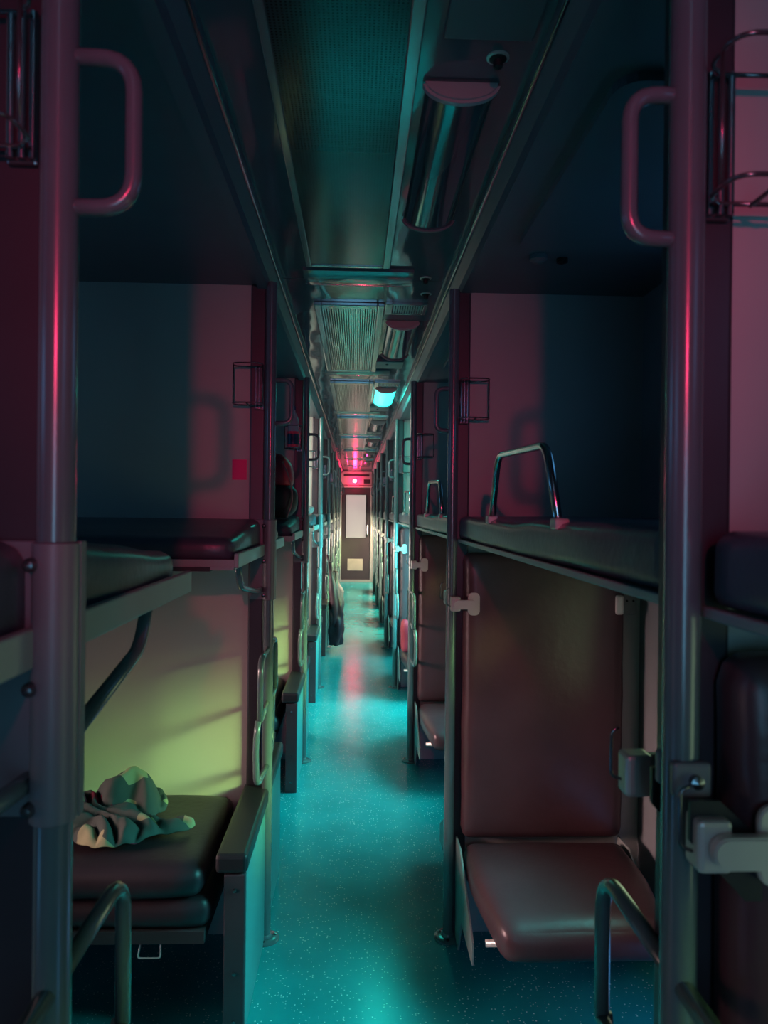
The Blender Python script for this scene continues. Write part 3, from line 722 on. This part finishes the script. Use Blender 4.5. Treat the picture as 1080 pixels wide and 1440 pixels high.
# ceiling panels above the side berths
def make_cpanel(k, label):
    y0, y1 = D(k) + 0.55, D(k) + 1.43
    z = ZB - 0.01
    t = thing('reading_panel', label, 'ceiling panel', (0.7, (y0 + y1) / 2, z), 'ceiling panels above the side berths')
    bm = bmesh.new(); pts = []
    for cx, cy, a0 in ((0.96, y1 - 0.05, 0), (0.52, y1 - 0.05, 90), (0.52, y0 + 0.05, 180), (0.96, y0 + 0.05, 270)):
        for j in range(5):
            a = R(a0 + j * 22.5); pts.append((cx + 0.05 * math.cos(a), cy + 0.05 * math.sin(a)))
    prism(bm, pts, 'Z', z - 0.018, z + 0.001)
    obj('panel', bm, 'bayceil', t)
    bm = bmesh.new(); lathe(bm, [(0.028, 0.0), (0.028, -0.012), (0.018, -0.02), (0.001, -0.022)], (0.56, y1 + 0.10, z), 16); obj('spotlight', bm, 'plate', t, True, 40)
    bm = bmesh.new(); lathe(bm, [(0.018, 0.0), (0.018, -0.012), (0.001, -0.018)], (0.64, y1 + 0.12, z), 12); obj('switch', bm, 'slot', t, True, 40)
    return t
cp = make_cpanel(0, 'rounded ceiling panel above the first side berth')
for k in range(1, NP): copy_thing(cp, PITCH_Y * k, 'rounded ceiling panel above the %s side berth' % ORD[k])

# ------------------------------------------------------------------ loose things
o = obj('sticker', B(-0.448, -0.396, D(1) + 0.0335, D(1) + 0.0355, ZC + 0.107, ZC + 0.180), 'redtag'); tag(o, 'bright red square sticker on the second bay partition', 'sticker')

# water bottle in the holder of the third bay partition
bx, by, bz = -0.386, D(2) - 0.030, ZC + 0.3745
t = thing('water_bottle', 'clear plastic water bottle with blue label standing in a wire holder', 'bottle', (bx, by, bz))
bm = bmesh.new(); lathe(bm, [(0.030, 0), (0.034, 0.006), (0.034, 0.10), (0.031, 0.115), (0.034, 0.135), (0.032, 0.17), (0.024, 0.20), (0.014, 0.218), (0.0125, 0.235)], (bx, by, bz), 24); obj('bottle_body', bm, 'pet', t, True, 50)
bm = bmesh.new(); lathe(bm, [(0.0345, 0.018), (0.0348, 0.02), (0.0348, 0.092), (0.0345, 0.094)], (bx, by, bz), 24); lb = obj('bottle_label', bm, 'bottlelabel', t, True, 50)
for z in (0.006, 0.085):
    bm = bmesh.new(); lathe(bm, [(0.0352, z), (0.0354, z + 0.002), (0.0354, z + 0.014), (0.0352, z + 0.016)], (bx, by, bz), 24); obj('label_band', bm, 'labelband', lb, True, 50)
bm = bmesh.new(); lathe(bm, [(0.0155, 0.23), (0.0155, 0.252), (0.013, 0.255), (0.001, 0.255)], (bx, by, bz), 16); obj('cap', bm, 'bottlecap', t, True, 50)

# rucksack on the upper berth of the third bay partition
t = thing('rucksack', 'red and black rucksack standing on the upper berth below the bottle', 'bag', (-0.47, D(2) - 0.28, ZC - 0.06))
def sack(P, u):
    h = (P.z - (ZC - 0.06)) / 0.36
    P.x = -0.47 + (P.x + 0.47) * (1.0 - 0.55 * max(0, h - 0.45) ** 1.2 - 0.12 * max(0, 0.25 - h))
    P.y = (D(2) - 0.28) + (P.y - (D(2) - 0.28)) * (1.0 - 0.35 * max(0, h - 0.5))
    return P
c1 = cushion(-0.60, -0.345, D(2) - 0.40, D(2) - 0.16, ZC - 0.045, ZC + 0.16, 0.07, n=11, puff=(0.015, 0.02, 0), wob=0.012, seed=4, shape=sack)
obj('body', c1, 'blackfab', t, True)
c1 = cushion(-0.595, -0.35, D(2) - 0.395, D(2) - 0.165, ZC + 0.12, ZC + 0.31, 0.07, n=11, puff=(0.01, 0.02, 0.02), wob=0.014, seed=8, shape=sack)
obj('top_flap', c1, 'redfab', t, True)
obj('piping', T([(-0.41, D(2) - 0.405, ZC + 0.27), (-0.365, D(2) - 0.40, ZC + 0.16), (-0.352, D(2) - 0.40, ZC + 0.05), (-0.385, D(2) - 0.405, ZC - 0.045)], 0.004, 0.06, 8), 'pinkfab', t, True)

# crumpled cloth on the near lower berth of the second partition
def crumple():
    bm = bmesh.new(); nx, ny = 90, 60; g = {}
    cx, cy, z0 = -0.74, D(1) - 0.30, ZC - 1.012
    lobes = [(-0.86, cy + 0.03, 0.16, 0.15, 0.10), (-0.74, cy + 0.10, 0.13, 0.11, 0.165), (-0.73, cy - 0.05, 0.15, 0.12, 0.075), (-0.60, cy - 0.03, 0.09, 0.05, 0.04), (-0.545, cy - 0.015, 0.05, 0.035, 0.045)]
    for i in range(nx):
        for j in range(ny):
            x = -1.04 + 0.56 * i / (nx - 1); y = cy - 0.22 + 0.46 * j / (ny - 1)
            hh = 0
            for lx, ly, rx, ry, ht in lobes:
                q = ((x - lx) / rx) ** 2 + ((y - ly) / ry) ** 2
                if q < 1: hh = max(hh, ht * (1 - q) ** 0.55)
            if hh <= 0: continue
            d = x * 0.75 + y * 0.9
            wv = noise.noise(Vector((x * 7, y * 7, 3)))
            fold = abs(math.sin(d * 44 + 5 * wv)) ** 0.6
            fold2 = noise.ridged_multi_fractal(Vector((x * 11, y * 11, 1)), 0.9, 2.0, 3, 1.0, 2.0)
            z = z0 + 0.004 + hh * (0.30 + 0.62 * fold) + min(hh, 0.03) * 0.35 * (fold2 - 1)
            dx = 0.02 * noise.noise(Vector((x * 9, y * 9, 7))); dy = 0.02 * noise.noise(Vector((x * 9, y * 9, 17)))
            g[i, j] = bm.verts.new((x + dx, y + dy, max(z0 + 0.002, z)))
    for i in range(nx - 1):
        for j in range(ny - 1):
            q = [(i, j), (i + 1, j), (i + 1, j + 1), (i, j + 1)]
            if all(k in g for k in q): bm.faces.new([g[k] for k in q])
    for v in [v for v in bm.verts if not v.link_faces]: bm.verts.remove(v)
    for it in range(6):
        bv = [v for v in bm.verts if v.is_boundary]; tgt = {}
        for v in bv:
            nb = [e.other_vert(v) for e in v.link_edges if e.is_boundary]
            if len(nb) == 2: tgt[v] = (v.co * 0.4 + (nb[0].co + nb[1].co) * 0.3)
        for v, c in tgt.items(): v.co = c
    r = bmesh.ops.extrude_face_region(bm, geom=list(bm.faces))
    for v in [e for e in r['geom'] if isinstance(e, bmesh.types.BMVert)]: v.co.z += 0.003
    bmesh.ops.recalc_face_normals(bm, faces=bm.faces)
    return bm
o = obj('crumpled_cloth', crumple(), 'cloth', None, True); tag(o, 'crumpled olive cloth with pale print lying on the lower berth', 'cloth')

# maroon jacket hanging from the rungs of the fifth bay pole
def drape():
    bm = bmesh.new(); rings = []; x0, y0 = PXL + 0.06, D(4) - 0.24
    for i in range(26):
        tt = i / 25; z = ZC - 0.66 - 0.80 * tt
        w_ = 0.03 + 0.055 * min(1, tt * 2.2) - 0.05 * max(0, tt - 0.55); ring = []
        for j in range(28):
            a = 2 * math.pi * j / 28
            rr = w_ * (1 + 0.30 * math.sin(4 * a + 7 * tt) * tt + 0.42 * noise.noise(Vector((math.cos(a) * 2, math.sin(a) * 2, tt * 9))))
            ring.append(bm.verts.new((max(-0.292, x0 + 0.02 + 0.03 * math.sin(tt * 2.5) + rr * math.cos(a)), y0 + 1.3 * rr * math.sin(a), z)))
        rings.append(ring)
    for a, b in zip(rings, rings[1:]):
        for j in range(28): bm.faces.new((a[j], a[(j + 1) % 28], b[(j + 1) % 28], b[j]))
    bm.faces.new(rings[0]); bm.faces.new(rings[-1]); bmesh.ops.recalc_face_normals(bm, faces=bm.faces)
    return bm
t = thing('hanging_jacket', 'crumpled maroon jacket hanging from the rungs of a far bay pole', 'jacket', (PXL + 0.06, D(4) - 0.24, ZC - 1.45))
obj('body', drape(), 'maroon', t, True)
obj('sleeve', T([(PXL + 0.03, D(4) - 0.28, ZC - 0.56), (PXL + 0.06, D(4) - 0.33, ZC - 0.8), (PXL + 0.10, D(4) - 0.34, ZC - 1.1), (PXL + 0.08, D(4) - 0.33, ZC - 1.25)], lambda q: 0.02 + 0.022 * math.sin(math.pi * min(1, q * 1.1)), 0.08), 'maroon', t, True)
obj('hanger_loop', T([(PXL, D(4) - 0.215, ZC - 0.49), (PXL + 0.02, D(4) - 0.25, ZC - 0.55), (PXL + 0.05, D(4) - 0.24, ZC - 0.66)], 0.012, 0.03), 'maroon', t, True)

# red bag with a white mark on the seat of the fourth seat-side partition
t = thing('carry_bag', 'red carry bag with a white mark, propped on a far brown seat', 'bag', (0.50, D(3) - 0.35, ZC - 1.16))
obj('body', cushion(0.385, 0.62, D(3) - 0.47, D(3) - 0.30, ZC - 1.145, ZC - 0.885, 0.03, n=9, puff=(0.01, 0.012, 0), wob=0.008, seed=2), 'redfab', t, True)
yb_ = D(3) - 0.492; bm = bmesh.new()
tube(bm, fillet([(0.50, yb_, ZC - 1.11), (0.45, yb_, ZC - 1.08), (0.47, yb_, ZC - 1.045), (0.515, yb_, ZC - 1.03), (0.47, yb_, ZC - 1.0), (0.455, yb_, ZC - 0.97)], 0.02), 0.009, 8)
obj('emblem', bm, 'white', t, True)
obj('strap', T([(0.42, D(3) - 0.40, ZC - 0.90), (0.43, D(3) - 0.40, ZC - 0.84), (0.53, D(3) - 0.40, ZC - 0.84), (0.54, D(3) - 0.40, ZC - 0.90)], 0.007, 0.03, 8), 'blackfab', t, True)
# red pillow and folded blanket
o = obj('pillow', cushion(-0.80, -0.43, D(3) - 0.45, D(3) - 0.10, ZC - 1.000, ZC - 0.89, 0.05, n=9, puff=(0.02, 0.02, 0.02), wob=0.01, seed=6), 'redfab', None, True)
tag(o, 'red pillow lying on a lower berth beyond the third bay pole', 'pillow')
o = obj('folded_blanket', cushion(-0.75, -0.36, D(3) - 0.40, D(3) - 0.08, ZC - 0.032, ZC + 0.035, 0.025, n=9, puff=(0.01, 0.01, 0.006), wob=0.012, seed=12), 'pinkfab', None, True)
tag(o, 'dusty pink folded blanket on the upper berth of the fourth bay partition', 'blanket')
